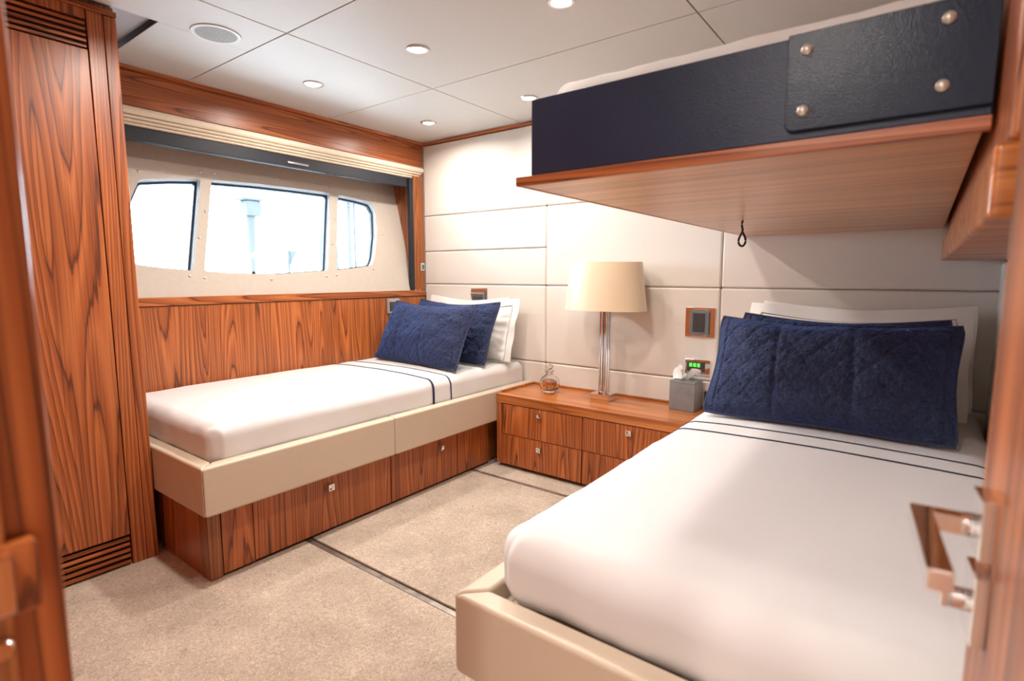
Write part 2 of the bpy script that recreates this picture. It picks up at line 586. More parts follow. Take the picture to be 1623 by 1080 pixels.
def offset_poly(pts, d):
    c = Vector((sum(p[0] for p in pts) / len(pts), sum(p[1] for p in pts) / len(pts)))
    n = len(pts); out = []
    for i in range(n):
        t = Vector(pts[(i + 1) % n]) - Vector(pts[i - 1])
        nn = Vector((-t.y, t.x)).normalized()
        if nn.dot(Vector(pts[i]) - c) < 0: nn = -nn
        out.append(tuple(Vector(pts[i]) + nn * d))
    return out

def ring_mesh(name, outer, inner, n0, n1, mat, parent):
    bm = bmesh.new()
    V = {}
    for key, poly, n in (('o0', outer, n0), ('o1', outer, n1), ('i0', inner, n0), ('i1', inner, n1)):
        V[key] = [bm.verts.new(lin(p[0], p[1], n)) for p in poly]
    m = len(outer)
    for i in range(m):
        j = (i + 1) % m
        for a, b in (('o0', 'o1'), ('o1', 'i1'), ('i1', 'i0'), ('i0', 'o0')):
            bm.faces.new((V[a][i], V[a][j], V[b][j], V[b][i]))
    bmesh.ops.recalc_face_normals(bm, faces=bm.faces)
    return finish(name, bm, mat, parent, True)

for wi, w in enumerate(WIN):
    wn = thing('window_%d' % (wi + 1), None, None, lin(sum(p[0] for p in w) / len(w), min(p[1] for p in w), -0.06), kind='structure')
    ring_mesh('window_frame', offset_poly(w, 0.004), offset_poly(w, -0.002), -0.040, -0.0122, 'reveal', wn)
    ring_mesh('gasket', offset_poly(w, 0.004), offset_poly(w, -0.013), -0.062, -0.0402, 'gasket', wn)
    bm = bmesh.new()
    o = offset_poly(w, 0.0035)
    a = [bm.verts.new(lin(p[0], p[1], -0.068)) for p in o]
    b = [bm.verts.new(lin(p[0], p[1], -0.0622)) for p in o]
    bm.faces.new(a); bm.faces.new(b)
    for i in range(len(o)):
        bm.faces.new((a[i], a[(i + 1) % len(o)], b[(i + 1) % len(o)], b[i]))
    bmesh.ops.recalc_face_normals(bm, faces=bm.faces)
    finish('pane', bm, 'pane', wn)

# pleated blind, drawn up under the fascia
blind = thing('pleated_blind', 'cream pleated window blind drawn up, with dark navy bottom rail and side track', 'blind', (XW - 0.03, 1.8, 1.70))
zt = 1.8485
for k, (hh, bulge) in enumerate(((0.036, 0.016), (0.016, 0.008), (0.015, 0.002), (0.0145, -0.004))):
    z0 = zt - hh
    pr = [(XW - 0.06, z0 + 0.0006)]
    for q in range(9):
        a = -math.pi / 2 + math.pi * q / 8
        pr.append((XW + bulge - 0.014 + 0.014 * math.cos(a), z0 + hh / 2 + (hh / 2 - 0.0006) * math.sin(a)))
    pr.append((XW - 0.06, zt - 0.0006))
    prism('pleat', pr, 'y', 0.82, 2.758 - 0.016 * k, 'blind', blind)
    zt = z0
rail = box('bottom_rail', (XW - 0.05, 0.82, 1.703), (XW - 0.012, 2.63, 1.766), 'navy_rail', blind, 0.006)
box('pull_handle', (XW - 0.012, 1.74, 1.722), (XW - 0.004, 1.87, 1.734), 'chrome', rail, 0.002)
box('side_track', (XW - 0.022, 2.632, 0.998), (XW + 0.004, 2.666, 1.766), 'navy_rail', blind, 0.003)

# ------------------------------------------------------------------ right wall with the bunk housing, front wall, passage behind the camera
wall_right = struct(box('wall_right', (XR, 0.09, -0.02), (XR + 0.12, 2.9, 2.085), 'leather_backing', None, 0))
for y0, y1 in ((0.78, 1.78), (1.782, YW - 0.024)):
    box('upholstered_panel', (XR - 0.02, y0, 0.0), (XR, y1, 1.15), 'leather_wall', wall_right, 0.01, 3)
housing = struct(box('trim_5', (0.060, 0.795, 1.242), (XR - 0.001, YW - 0.024, 2.018), 'wood_z', None, 0.010, 3))
bracket = struct(box('trim_6', (0.048, 0.775, 1.160), (XR - 0.001, YW - 0.024, 1.240), 'wood_top_x', None, 0.008, 3))
wall_front = struct(box('wall_front', (-3.05, 0.0, -0.02), (-0.545, 0.088, 2.085), 'wood_z', None, 0))
box('wall_section', (0.16, 0.0, -0.02), (0.45, 0.088, 2.085), 'wood_z', wall_front, 0)
box('door_header', (-0.545, 0.0, 1.97), (0.16, 0.088, 2.085), 'wood_x', wall_front, 0)
wall_passage = struct(box('wall_passage', (-1.3, -2.82, -0.02), (1.1, -2.7, 2.085), 'leather_wall', None, 0))
box('wall_section', (-1.42, -2.82, -0.02), (-1.3, 0.0, 2.085), 'leather_wall', wall_passage, 0)
box('wall_section', (0.9, -2.7, -0.02), (1.1, 0.0, 2.085), 'leather_wall', wall_passage, 0)

# door jamb on the left with its strike
jamb = struct(box('trim_7', (-0.545, -0.03, 0.0), (-0.500, 0.1045, 1.97), 'wood_z', None, 0.004))
box('door_stop', (-0.4995, -0.03, 0.0), (-0.486, 0.073, 1.97), 'wood_dark_z', jamb, 0.002)
sb = box('strike_block', (-0.4995, -0.01, 0.868), (-0.478, 0.0885, 0.918), 'wood_z', jamb, 0.004)
box('strike_plate', (-0.478, 0.02, 0.873), (-0.474, 0.0735, 0.912), 'chrome', sb, 0.0015)
lathe('door_button', [(0.0, 0.006), (0.006, 0.006), (0.008, 0.003), (0.008, 0)], (-0.4855, 0.064, 0.846), 'chrome', jamb, 16, axis='x')

# ------------------------------------------------------------------ open door on the right
def door():
    u = Vector((-0.0936, 0.9956, 0)); w = Vector((0.9956, 0.0936, 0)); z = Vector((0, 0, 1))
    O = Vector((0.0566, 0.645, 0)) - u * 0.60
    def P(a, b, c): return O + u * a + w * b + z * c
    def dbox(name, lo, hi, mat, parent, r=0.002, seg=2):
        bm = bmesh.new()
        add_box(bm, lo, hi, r, seg)
        for v in bm.verts: v.co = P(v.co.x, v.co.y, v.co.z)
        bmesh.ops.recalc_face_normals(bm, faces=bm.faces)
        return weighted(finish(name, bm, mat, parent))
    d = thing('door_1', None, None, O, kind='structure')
    dbox('door_leaf', (0, 0, 0.012), (0.60, 0.036, 1.955), 'wood_z', d, 0.003)
    dbox('edge_band', (0.6002, 0.004, 0.012), (0.604, 0.032, 1.955), 'wood_dark_z', d, 0.001)
    # lever set: plate, neck, lever
    ah = 0.552; zh = 0.889
    pl = dbox('lever_handle', (ah - 0.022, -0.011, zh - 0.026), (ah + 0.022, 0, zh + 0.026), 'chrome', d, 0.0012)
    bm = bmesh.new()
    add_tube(bm, [P(ah + .006, -0.0112, zh - 0.005), P(ah + .006, -0.019, zh - 0.005)], 0.0105, 20)
    finish('collar', bm, 'chrome', pl)
    pts = [(-0.055, -0.019)]
    # one continuous bent bar: neck along -w, then lever towards the hinge side
    bm = bmesh.new()
    prof = [(ah + .014, -0.018), (ah + .014, -0.056), (ah - 0.120, -0.056), (ah - 0.120, -0.040), (ah - .002, -0.040), (ah - .002, -0.018)]
    va = [bm.verts.new(P(p[0], p[1], zh - 0.013)) for p in prof]; vb = [bm.verts.new(P(p[0], p[1], zh + 0.003)) for p in prof]
    bm.faces.new(va); bm.faces.new(vb)
    for i in range(6): bm.faces.new((va[i], va[(i + 1) % 6], vb[(i + 1) % 6], vb[i]))
    bmesh.ops.recalc_face_normals(bm, faces=bm.faces)
    bmesh.ops.bevel(bm, geom=list(bm.edges), offset=0.0008, segments=2, affect='EDGES')
    finish('lever', bm, 'chrome', pl)
    lk = dbox('lock_plate', (ah - 0.022, -0.011, zh - 0.102), (ah + 0.022, 0, zh - 0.040), 'chrome', d, 0.0012)
    bm = bmesh.new()
    add_tube(bm, [P(ah, -0.0112, zh - 0.071), P(ah, -0.023, zh - 0.071)], 0.0095, 18)
    finish('thumb_turn', bm, 'chrome', lk)
    dbox('turn_grip', (ah - 0.003, -0.030, zh - 0.081), (ah + 0.003, -0.0232, zh - 0.061), 'chrome', lk, 0.001)
door()

# ------------------------------------------------------------------ wardrobe
wd = thing('wardrobe', 'tall glossy walnut wardrobe with slatted vents, left of the window bed', 'wardrobe', (-2.6, 0.44, 0))
box('body', (XW, 0.092, 0.0), (WARD_X - 0.022, WARD_Y, 2.04), 'wood_dark_z', wd, 0.001)
box('end_stile', (WARD_X - 0.0215, 0.747, 0.0), (WARD_X + 0.002, WARD_Y, 2.0), 'wood_z', wd, 0.004)
box('stile', (WARD_X - 0.0215, 0.699, 0.0), (WARD_X, 0.7455, 2.0), 'wood_z', wd, 0.001)
box('cornice', (WARD_X - 0.0215, 0.092, 2.0005), (WARD_X + 0.008, WARD_Y, 2.018), 'wood_y', wd, 0.002)
box('header_panel', (WARD_X - 0.0215, 0.30, 1.968), (WARD_X, 0.695, 2.0), 'wood_z', wd, 0.001)
dr = box('wardrobe_door', (WARD_X - 0.0215, 0.30, 0.122), (WARD_X + 0.001, 0.695, 1.868), 'wood_z', wd, 0.0015)
box('stile', (WARD_X - 0.0215, 0.092, 0.0), (WARD_X, 0.296, 2.0), 'wood_z', wd, 0.001)
for z0, z1, n in ((0.006, 0.119, 5), (1.871, 1.965, 5)):
    v = box('vent_grille', (WARD_X - 0.0215, 0.30, z0), (WARD_X - 0.014, 0.695, z1), 'black_gap', wd, 0)
    st = (z1 - z0) / n
    for k in range(n):
        zz = z0 + st * k + 0.003
        box('slat', (WARD_X - 0.0138, 0.301, zz), (WARD_X, 0.694, zz + st * 0.52), 'wood_y', v, 0.002)

# ------------------------------------------------------------------ beds
def knob_sub(x, y, z, d, parent):
    bm = bmesh.new()
    s, dp, wl = 0.014, 0.014, 0.0045
    for a0, a1, b0, b1 in ((-s, s, s - wl, s), (-s, s, -s, -s + wl), (-s, -s + wl, -s + wl, s - wl), (s - wl, s, -s + wl, s - wl), (-s + wl, s - wl, -s + wl, s - wl)):
        dd = 0.006 if (a0 == -s + wl and b0 == -s + wl) else dp
        if d == 'x': add_box(bm, (x, y + a0, z + b0), (x + dd, y + a1, z + b1))
        else: add_box(bm, (x + a0, y - dd, z + b0), (x + a1, y, z + b1))
    return finish('knob', bm, 'chrome', parent)


ZR0, ZR1 = 0.263, 0.443
bed1 = thing('bed', 'cream leather single bed on walnut drawers under the porthole windows', 'bed', (-2.4, 1.8, 0))
RX = -1.92
prism('side_rail', [(RX, 0.79), (RX, 1.6435), (RX - 0.055, 1.6435), (RX - 0.055, 0.845)], 'z', ZR0, ZR1, 'leather_rail', bed1, 0.010, 4)
box('side_rail', (RX - 0.055, 1.6445, ZR0), (RX, YF - 0.001, ZR1), 'leather_rail', bed1, 0.010, 4)
prism('foot_rail', [(RX, 0.79), (RX - 0.055, 0.845), (-2.86, 0.845), (-2.86, 0.79)], 'z', ZR0, ZR1, 'leather_rail', bed1, 0.010, 4)
box('mattress_deck', (-2.856, 0.8455, 0.36), (RX - 0.0555, YF - 0.001, 0.398), 'leather_rail', bed1, 0.002)
BX = -1.975
base = box('base_carcass', (-2.856, 0.832, 0.008), (BX - 0.02, YF - 0.001, 0.262), 'wood_dark_z', bed1, 0.001)
box('end_panel', (-2.4, 0.820, 0.002), (-2.047, 0.831, 0.262), 'wood_z', bed1, 0.001)
box('corner_post', (-2.046, 0.819, 0.002), (BX, 0.864, 0.262), 'wood_dark_z', bed1, 0.003)
box('filler_panel', (BX - 0.0195, 0.8675, 0.010), (BX, 0.982, 0.262), 'wood_z', bed1, 0.0015)
for y0, y1, ky in ((0.9855, 1.6535, 1.321), (1.6585, 2.395, 1.998)):
    d = box('drawer', (BX - 0.0195, y0, 0.012), (BX, y1, 0.262), 'wood_z', bed1, 0.0015)
    knob_sub(BX, ky, 0.198, 'x', d)
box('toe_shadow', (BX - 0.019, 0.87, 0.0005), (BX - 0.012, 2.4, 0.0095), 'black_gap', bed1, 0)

bed2 = thing('bed', 'cream leather single bed below the bunk, beside the open door', 'bed', (-0.25, 1.8, 0))
RX2 = -0.737
prism('side_rail', [(RX2, 0.776), (RX2, 1.7), (RX2 + 0.055, 1.7), (RX2 + 0.055, 0.831)], 'z', ZR0, ZR1, 'leather_rail', bed2, 0.011, 4)
box('side_rail', (RX2, 1.701, ZR0), (RX2 + 0.055, YF - 0.001, ZR1), 'leather_rail', bed2, 0.011, 4)
prism('foot_rail', [(RX2, 0.776), (RX2 + 0.055, 0.831), (0.228, 0.831), (0.228, 0.776)], 'z', ZR0, ZR1, 'leather_rail', bed2, 0.011, 4)
box('mattress_deck', (RX2 + 0.0555, 0.8315, 0.36), (0.228, YF - 0.001, 0.398), 'leather_rail', bed2, 0.002)
box('base_carcass', (RX2 + 0.075, 0.832, 0.008), (0.228, YF - 0.001, 0.262), 'wood_dark_z', bed2, 0.001)
box('end_panel', (RX2 + 0.057, 0.815, 0.002), (0.228, 0.831, 0.262), 'wood_z', bed2, 0.002)
for y0, y1 in ((0.835, 1.6), (1.604, 2.39)):
    d = box('drawer', (RX2 + 0.0555, y0, 0.012), (RX2 + 0.0745, y1, 0.262), 'wood_z', bed2, 0.0015)


def mattress(name, lo, hi, r, label, group, seed, stripes, crown=0.012, wr=0.006, cat='mattress'):
    """sheeted mattress: rounded block with a soft crown and tucked wrinkles; stripes: y positions of navy bands"""
    t = thing(name, label, cat, ((lo[0] + hi[0]) / 2, (lo[1] + hi[1]) / 2, lo[2]), group)
    c = Vector([(lo[i] + hi[i]) / 2 for i in range(3)]); h = Vector([(hi[i] - lo[i]) / 2 for i in range(3)])
    def rb(p):                                    # point on the block surface -> rounded, crowned, wrinkled
        q = Vector([max(-(h[i] - r), min(h[i] - r, p[i])) for i in range(3)])
        d = p - q
        if d.length > 1e-9: nrm = d.normalized()
        else: nrm = Vector((0, 0, 1))
        out = q + nrm * r
        ux, uy = out.x / h.x, out.y / h.y
        if out.z > 0: out.z += crown * (1 - ux * ux) * (1 - uy ** 6)
        s = c + out
        near = max(abs(ux) ** 8, abs(uy) ** 8)
        a = noise.noise(Vector((s.x * 7 + seed, s.y * 7, s.z * 4))) * wr * (0.25 + near)
        b = noise.noise(Vector((s.x * 26 + seed, s.y * 26, s.z * 6 + seed))) * wr * 0.9 * near * near
        corner = (abs(ux) * abs(uy)) ** 10
        e = math.sin((ux * h.x - uy * h.y) * 150) * 0.005 * corner
        return c + out + nrm * (a + b + e)
    def axis_pts(hh, n):
        pts = []
        k = 8
        for i in range(k): pts.append(-hh + r * 1.0 * i / k)
        for i in range(n + 1): pts.append(-(hh - r) + 2 * (hh - r) * i / n)
        for i in range(1, k + 1): pts.append(hh - r + r * i / k)
        return pts
    ax = axis_pts(h.x, 26); ay = axis_pts(h.y, 52); az = axis_pts(h.z, 3)
    bm = bmesh.new()
    cache = {}
    def V(p):
        key = (round(p.x, 6), round(p.y, 6), round(p.z, 6))
        if key not in cache: cache[key] = bm.verts.new(rb(p))
        return cache[key]
    def face_grid(A, B, f):
        for i in range(len(A) - 1):
            for j in range(len(B) - 1):
                bm.faces.new([V(f(a, b)) for a, b in ((A[i], B[j]), (A[i + 1], B[j]), (A[i + 1], B[j + 1]), (A[i], B[j + 1]))])
    for s in (-1, 1):
        face_grid(ax, ay, lambda a, b: Vector((a, b, s * h.z)))
        face_grid(ax, az, lambda a, b: Vector((a, s * h.y, b)))
        face_grid(ay, az, lambda a, b: Vector((s * h.x, a, b)))
    bmesh.ops.recalc_face_normals(bm, faces=bm.faces)
    sh = finish('sheet', bm, 'sheet', t, True, None, 80)
    for (y, wdt) in stripes:
        bm = bmesh.new()
        path = [(-h.x, zz) for zz in [h.z * (k / 10 * 1.0) for k in range(-6, 11)]] + [(xx, h.z) for xx in ax[1:-1]] + [(h.x, h.z * (k / 10)) for k in range(10, -7, -1)]
        rows = []
        for (px, pz) in path:
            row = []
            for dy in (-wdt / 2, 0, wdt / 2):
                p = Vector((px, y - c.y + dy, pz)); s = rb(p)
                q = Vector([max(-(h[i] - r), min(h[i] - r, p[i])) for i in range(3)])
                n = (p - q); n.y = 0
                n = n.normalized() if n.length > 1e-9 else Vector((0, 0, 1))
                row.append(bm.verts.new(s + n * (0.0032 if dy == 0 else 0.0014)))
            rows.append(row)
        for A, B in zip(rows[:-1], rows[1:]):
            for k in range(2): bm.faces.new((A[k], A[k + 1], B[k + 1], B[k]))
        bmesh.ops.recalc_face_normals(bm, faces=bm.faces)
        finish('navy_stripe', bm, 'stripe', sh, True, None, 80)
    return t


mattress('mattress', (-2.862, 0.850, 0.399), (-1.979, YF - 0.004, 0.565), 0.05,
         'white sheeted mattress on the bed under the porthole windows', 'sheeted mattresses', 1.3, [(1.955, 0.014), (2.085, 0.010)])
mattress('mattress', (-0.682, 0.835, 0.399), (0.215, YF - 0.004, 0.578), 0.07,
         'white sheeted mattress on the bed below the bunk', 'sheeted mattresses', 5.1, [(1.80, 0.012), (1.915, 0.009)])

# ------------------------------------------------------------------ pillows
def pillow(name, label, group, mat, w, h, t, base, yaw, lean, seed, kind, roll=0.0):
    """cushion standing on its long edge; base = middle of the bottom edge; lean = degrees back from upright"""
    th = thing(name, label, 'pillow', base, group)
    rot = Matrix.Rotation(math.radians(yaw), 3, 'Z') @ Matrix.Rotation(-math.radians(lean), 3, 'X') @ Matrix.Rotation(math.radians(roll), 3, 'Y')
    B = Vector(base)
    def W(x, y, z): return B + rot @ Vector((x, y, z))     # x along width, y depth (front is -y), z up the pillow
    nu, nv = (120, 80) if kind == 'quilt' else (72, 48)
    pinch = 0.07 if kind == 'quilt' else 0.05
    def outline(u, v):
        cn = 1 - 0.045 * (abs(u) * abs(v)) ** 5
        x = w / 2 * u * cn * (1 - pinch * (1 - v * v) * abs(u) ** 3)
        z = h / 2 * v * cn * (1 - pinch * (2.8 if v > 0 else 0.9) * (1 - u * u) * abs(v) ** 3)
        if kind == 'white': z -= 0.02 * (1 - u * u) * (v + 1) / 2 * 0.6
        return x, z
    def prof(u, v):
        a = max(0.0, 1 - abs(u) ** 2.8) ** 0.75 * max(0.0, 1 - abs(v) ** 2.4) ** 0.75
        return t / 2 * a
    def relief(u, v, side):
        e = max(abs(u), abs(v))
        fade = max(0.0, 1 - e ** 10)
        n1 = noise.noise(Vector((u * 2.2 + seed, v * 2.2, side))) * 0.012
        n2 = noise.noise(Vector((u * 7 + seed, v * 7, side * 3))) * 0.004
        # creases running in from the short ends
        cr = math.sin(v * 22 + 5 * noise.noise(Vector((u * 3 + seed, v * 3, 1)))) * 0.004 * abs(u) ** 5
        out = n1 + n2 + cr
        if kind == 'quilt':
            g = 0
            for s0 in (-0.36, 0.24):
                dd = u - s0 - 0.015 * math.sin(v * 3 + seed)
                g -= 0.009 * math.exp(-(dd / 0.018) ** 2)
            g -= 0.008 * math.exp(-((abs(u) - 0.90) / 0.010) ** 2)
            d1 = ((u * w + v * h * 0.8) * 5.5 + seed) % 1.0; d2 = ((u * w - v * h * 0.8) * 5.5 + seed) % 1.0
            for d in (d1, d2):
                g -= 0.005 * math.exp(-((d - 0.5) / 0.05) ** 2)
            pk = noise.noise(Vector((u * w * 60, v * h * 60, seed))) * 0.0045 + math.sin(u * w * 260 + 3 * noise.noise(Vector((u * 9, v * 9, seed)))) * 0.0008
            out += g + pk
        return out * fade
    bm = bmesh.new()
    grid = {}
    for side in (-1, 1):
        for i in range(nu + 1):
            for j in range(nv + 1):
                u = -1 + 2 * i / nu; v = -1 + 2 * j / nv
                # cluster towards the border
                u = math.sin(u * math.pi / 2) * 0.5 + u * 0.5; v = math.sin(v * math.pi / 2) * 0.5 + v * 0.5
                x, z = outline(u, v)
                border = i in (0, nu) or j in (0, nv)
                if border and side == 1:
                    grid[(1, i, j)] = grid[(-1, i, j)]; continue
                y = 0 if border else side * (prof(u, v) + relief(u, v, side))
                grid[(side, i, j)] = bm.verts.new(W(x, y, z + h / 2))
        for i in range(nu):
            for j in range(nv):
                f = [grid[(side, i, j)], grid[(side, i + 1, j)], grid[(side, i + 1, j + 1)], grid[(side, i, j + 1)]]
                bm.faces.new(f if side == -1 else f[::-1])
    cov = finish('cover', bm, mat, th, True, None, 100)
    edge = []
    for k in range(64):
        q = k / 16
        s = int(q); fq = (q - s) * 2 - 1
        u, v = [(fq, -1), (1, fq), (-fq, 1), (-1, -fq)][s]
        edge.append((u, v))
    if kind == 'quilt':
        pts = []
        for u, v in edge:
            x, z = outline(u, v); pts.append(W(x, 0, z + h / 2))
        tube('piping', pts, 0.0052, 'piping_navy', th, 8, True)
        # second seam line just inside the short ends
    else:
        # plain flange with a stitched line
        bm = bmesh.new()
        rows = []
        fl = 0.045
        for u, v in edge:
            x, z = outline(u, v)
            cu = max(-1, min(1, u * 1.0)); cv = v
            dx = fl if abs(u) == 1 else fl * abs(u) ** 6
            dz = fl if abs(v) == 1 else fl * abs(v) ** 6
            if abs(u) < 1 and abs(v) == 1 and v < 0: dz = 0.0
            if v == -1: dz = 0.004
            wob = 0.006 * math.sin(u * 9 + v * 7 + seed)
            zz = max(z + math.copysign(dz, v), -h / 2 - 0.004)
            rows.append((W(x * 0.985, -0.004, z * 0.985 + h / 2), W(x + math.copysign(dx, u), -0.003 + wob, zz + h / 2),
                         W(x + math.copysign(dx, u), 0.003 + wob, zz + h / 2), W(x * 0.985, 0.004, z * 0.985 + h / 2)))
        R = [[bm.verts.new(p) for p in r] for r in rows]
        m = len(R)
        for i in range(m):
            A, Bq = R[i], R[(i + 1) % m]
            for k in range(3): bm.faces.new((A[k], A[k + 1], Bq[k + 1], Bq[k]))
        bmesh.ops.recalc_face_normals(bm, faces=bm.faces)
        finish('flange', bm, 'pillow_white', th, True, None, 60)
        pts = []
        for u, v in edge:
            x, z = outline(u, v); pts.append(W(x * 0.997, -0.0055, z * 0.997 + h / 2))
        tube('stitched_line', pts, 0.0016, 'pinstripe', th, 6, True)
    return th


ZM1, ZM2 = 0.579, 0.593
GP = 'navy quilted pillows'; GW = 'white pillows with a stitched flange'
pillow('quilted_pillow', 'foremost navy quilted pillow on the bed under the windows', GP, 'quilt_navy', 0.77, 0.41, 0.19, (-2.375, 2.17, ZM1), -4, 27, 2.0, 'quilt')
pillow('quilted_pillow', 'navy quilted pillow between the front navy one and the white pillows on the window bed', GP, 'quilt_navy', 0.74, 0.40, 0.14, (-2.350, 2.395, ZM1), -3, 22, 4.0, 'quilt')
pillow('white_pillow', 'front white flanged pillow standing behind the navy ones on the window bed', GW, 'pillow_white', 0.67, 0.36, 0.10, (-2.32, 2.580, ZM1), -2, 15, 6.0, 'white')
pillow('white_pillow', 'rear white flanged pillow leaning on the headboard wall at the window bed', GW, 'pillow_white', 0.64, 0.35, 0.05, (-2.42, 2.715, ZM1), 0, 3, 8.0, 'white')
pillow('quilted_pillow', 'large navy quilted pillow in front on the bed below the bunk', GP, 'quilt_navy', 0.76, 0.41, 0.20, (-0.255, 2.005, ZM2), 0, 30, 3.0, 'quilt')
pillow('quilted_pillow', 'navy quilted pillow mostly hidden behind the large one on the bunk-side bed', GP, 'quilt_navy', 0.70, 0.40, 0.12, (-0.25, 2.222, ZM2), 0, 26, 9.0, 'quilt')
pillow('white_pillow', 'white flanged pillow just behind the navy pillows on the bunk-side bed', GW, 'pillow_white', 0.69, 0.39, 0.13, (-0.225, 2.385, ZM2), 0, 24, 5.0, 'white')
pillow('white_pillow', 'rearmost white flanged pillow against the wall on the bunk-side bed', GW, 'pillow_white', 0.69, 0.38, 0.13, (-0.205, 2.56, ZM2), 0, 20, 7.0, 'white')

# ------------------------------------------------------------------ nightstand between the beds
ns = thing('nightstand', 'low walnut drawer chest with chrome pulls between the two beds', 'nightstand', (-1.33, 2.6, 0))
NX0, NX1, NY = -1.917, -0.739, 2.397
box('carcass', (NX0 + 0.012, NY + 0.022, 0.022), (NX1, YF - 0.001, 0.377), 'wood_dark_z', ns, 0.001)
box('plinth', (NX0 + 0.03, NY + 0.06, 0.0005), (NX1, YF - 0.001, 0.0215), 'black_gap', ns, 0)
top = box('top', (NX0, NY - 0.004, 0.378), (NX1, YF - 0.001, 0.428), 'wood_top_x', ns, 0.003)
box('rim', (NX0, NY + 0.05, 0.4285), (NX0 + 0.012, YF - 0.001, 0.440), 'wood_top_x', top, 0.002)
box('rim', (NX0 + 0.0125, YF - 0.013, 0.4285), (NX1, YF - 0.001, 0.440), 'wood_top_x', top, 0.002)
box('stile', (NX0 + 0.002, NY, 0.022), (NX0 + 0.034, NY + 0.0215, 0.3775), 'wood_z', ns, 0.002)
box('stile', (NX1 - 0.05, NY, 0.022), (NX1, NY + 0.0215, 0.3775), 'wood_z', ns, 0.002)
for x0, x1, kx in ((NX0 + 0.036, -1.3565, -1.619), (-1.3505, NX1 - 0.052, -1.091)):
    for z0, z1, kz in ((0.022, 0.197, 0.150), (0.2005, 0.3745, 0.341)):
        d = box('drawer', (x0, NY, z0), (x1, NY + 0.0215, z1), 'wood_z', ns, 0.0015)
        knob_sub(kx, NY, kz, '-y', d)

# ------------------------------------------------------------------ table lamp
lp = thing('table_lamp', 'table lamp with chrome tube column and oval cream satin shade on the nightstand', 'lamp', (-1.352, 2.628, 0.4285))
LX, LY = -1.352, 2.628
box('base', (LX - 0.056, LY - 0.056, 0.4286), (LX + 0.056, LY + 0.056, 0.466), 'chrome', lp, 0.002)
for i, (dx, dy) in enumerate(((-.0135, -.0135), (.0135, -.0135), (.0135, .0135), (-.0135, .0135))):
    tube('column_tube', [(LX + dx, LY + dy, 0.4662), (LX + dx, LY + dy, 0.925)], 0.0128, 'chrome', lp, 20)
lathe('column_foot', [(0.03, 0), (0.03, 0.006), (0.024, 0.010), (0, 0.010)], (LX, LY, 0.4661), 'chrome', lp, 28)
lathe('shade_plate', [(0, 0), (0.045, 0), (0.045, 0.005), (0, 0.005)], (LX, LY, 0.9255), 'brushed', lp, 28)
lathe('lamp_shade', [(0.232, 0.0), (0.202, 0.252), (0.199, 0.252), (0.229, 0.0)], (LX, LY - 0.01, 0.918), 'satin_shade', lp, 64, 1.0, 0.60, closed=True)
tube('shade_stem', [(LX, LY, 0.931), (LX, LY, 1.10)], 0.006, 'brushed', lp, 10)
box('shade_spider', (LX - 0.205, LY - 0.014, 1.10), (LX + 0.205, LY - 0.008, 1.104), 'brushed', lp, 0)

# ------------------------------------------------------------------ crystal bottle
bt = thing('perfume_bottle', 'small round cut-crystal bottle with amber liquid on the nightstand', 'bottle', (-1.688, 2.60, 0.4285))
bc = (-1.688, 2.60, 0.4287)
BS = 1.15
lathe('flask', [(r * BS, h * BS) for r, h in [(0, 0), (0.026, 0), (0.032, 0.004), (0.046, 0.022), (0.052, 0.044), (0.048, 0.064), (0.034, 0.080), (0.018, 0.090), (0.014, 0.096), (0.014, 0.104), (0.022, 0.108), (0.022, 0.111),
                (0.010, 0.111), (0.010, 0.094), (0.028, 0.078), (0.040, 0.062), (0.043, 0.046), (0.038, 0.028), (0.024, 0.016), (0, 0.014)]], bc, 'crystal', bt, 16)
lathe('liquid', [(r * BS, h * BS) for r, h in [(0, 0.0165), (0.022, 0.0185), (0.0365, 0.030), (0.041, 0.046), (0.0395, 0.056), (0, 0.056)]], bc, 'amber', bt, 16)
lathe('stopper', [(r * BS, h * BS) for r, h in [(0, 0.1112), (0.009, 0.1115), (0.008, 0.116), (0.016, 0.122), (0.021, 0.131), (0.016, 0.140), (0.006, 0.145), (0, 0.146)]], bc, 'crystal', bt, 8)
tube('neck_ring', [(bc[0] + 0.019 * math.cos(a), bc[1] + 0.019 * math.sin(a), bc[2] + 0.113) for a in [2 * math.pi * k / 24 for k in range(24)]], 0.003, 'brushed', bt, 8, True)

# ------------------------------------------------------------------ tissue box
tb = thing('tissue_box', 'grey pewter tissue box cover with a white tissue on the nightstand', 'tissue box', (-0.925, 2.695, 0.4285))
TX, TY = -0.924, 2.693
cv = box('box_cover', (TX - 0.064, TY - 0.062, 0.4286), (TX + 0.064, TY + 0.058, 0.566), 'pewter', tb, 0.003)
box('box_lid', (TX - 0.065, TY - 0.063, 0.5665), (TX + 0.065, TY + 0.059, 0.578), 'pewter', tb, 0.003)
bm = bmesh.new()
rings = []
NT = 56
for k in range(15):
    s = k / 14
    ring = []
    for i in range(NT):
        a = 2 * math.pi * i / NT
        fold = math.sin(3 * a + 1.2 + 1.2 * s) * 0.45 + 0.28 * math.sin(5 * a + 2.3) + 0.16 * math.sin(9 * a + 4 * s)
        rad = 0.014 + 0.040 * s ** 1.1 * (1 + fold * (0.35 + 0.45 * s))
        zz = 0.5786 + 0.075 * s * (0.62 + 0.42 * math.sin(2 * a + 2.5)) - 0.012 * s * s * (1 + fold)
        n = noise.noise(Vector((math.cos(a) * 2.5, math.sin(a) * 2.5, s * 4))) * 0.011 * s
        ring.append(bm.verts.new((TX + (rad + n) * math.cos(a), TY - 0.004 + (rad * 0.65 + n) * math.sin(a), max(zz + n, 0.5786))))
    rings.append(ring)
for A, B in zip(rings[:-1], rings[1:]):
    for i in range(NT): bm.faces.new((A[i], A[(i + 1) % NT], B[(i + 1) % NT], B[i]))
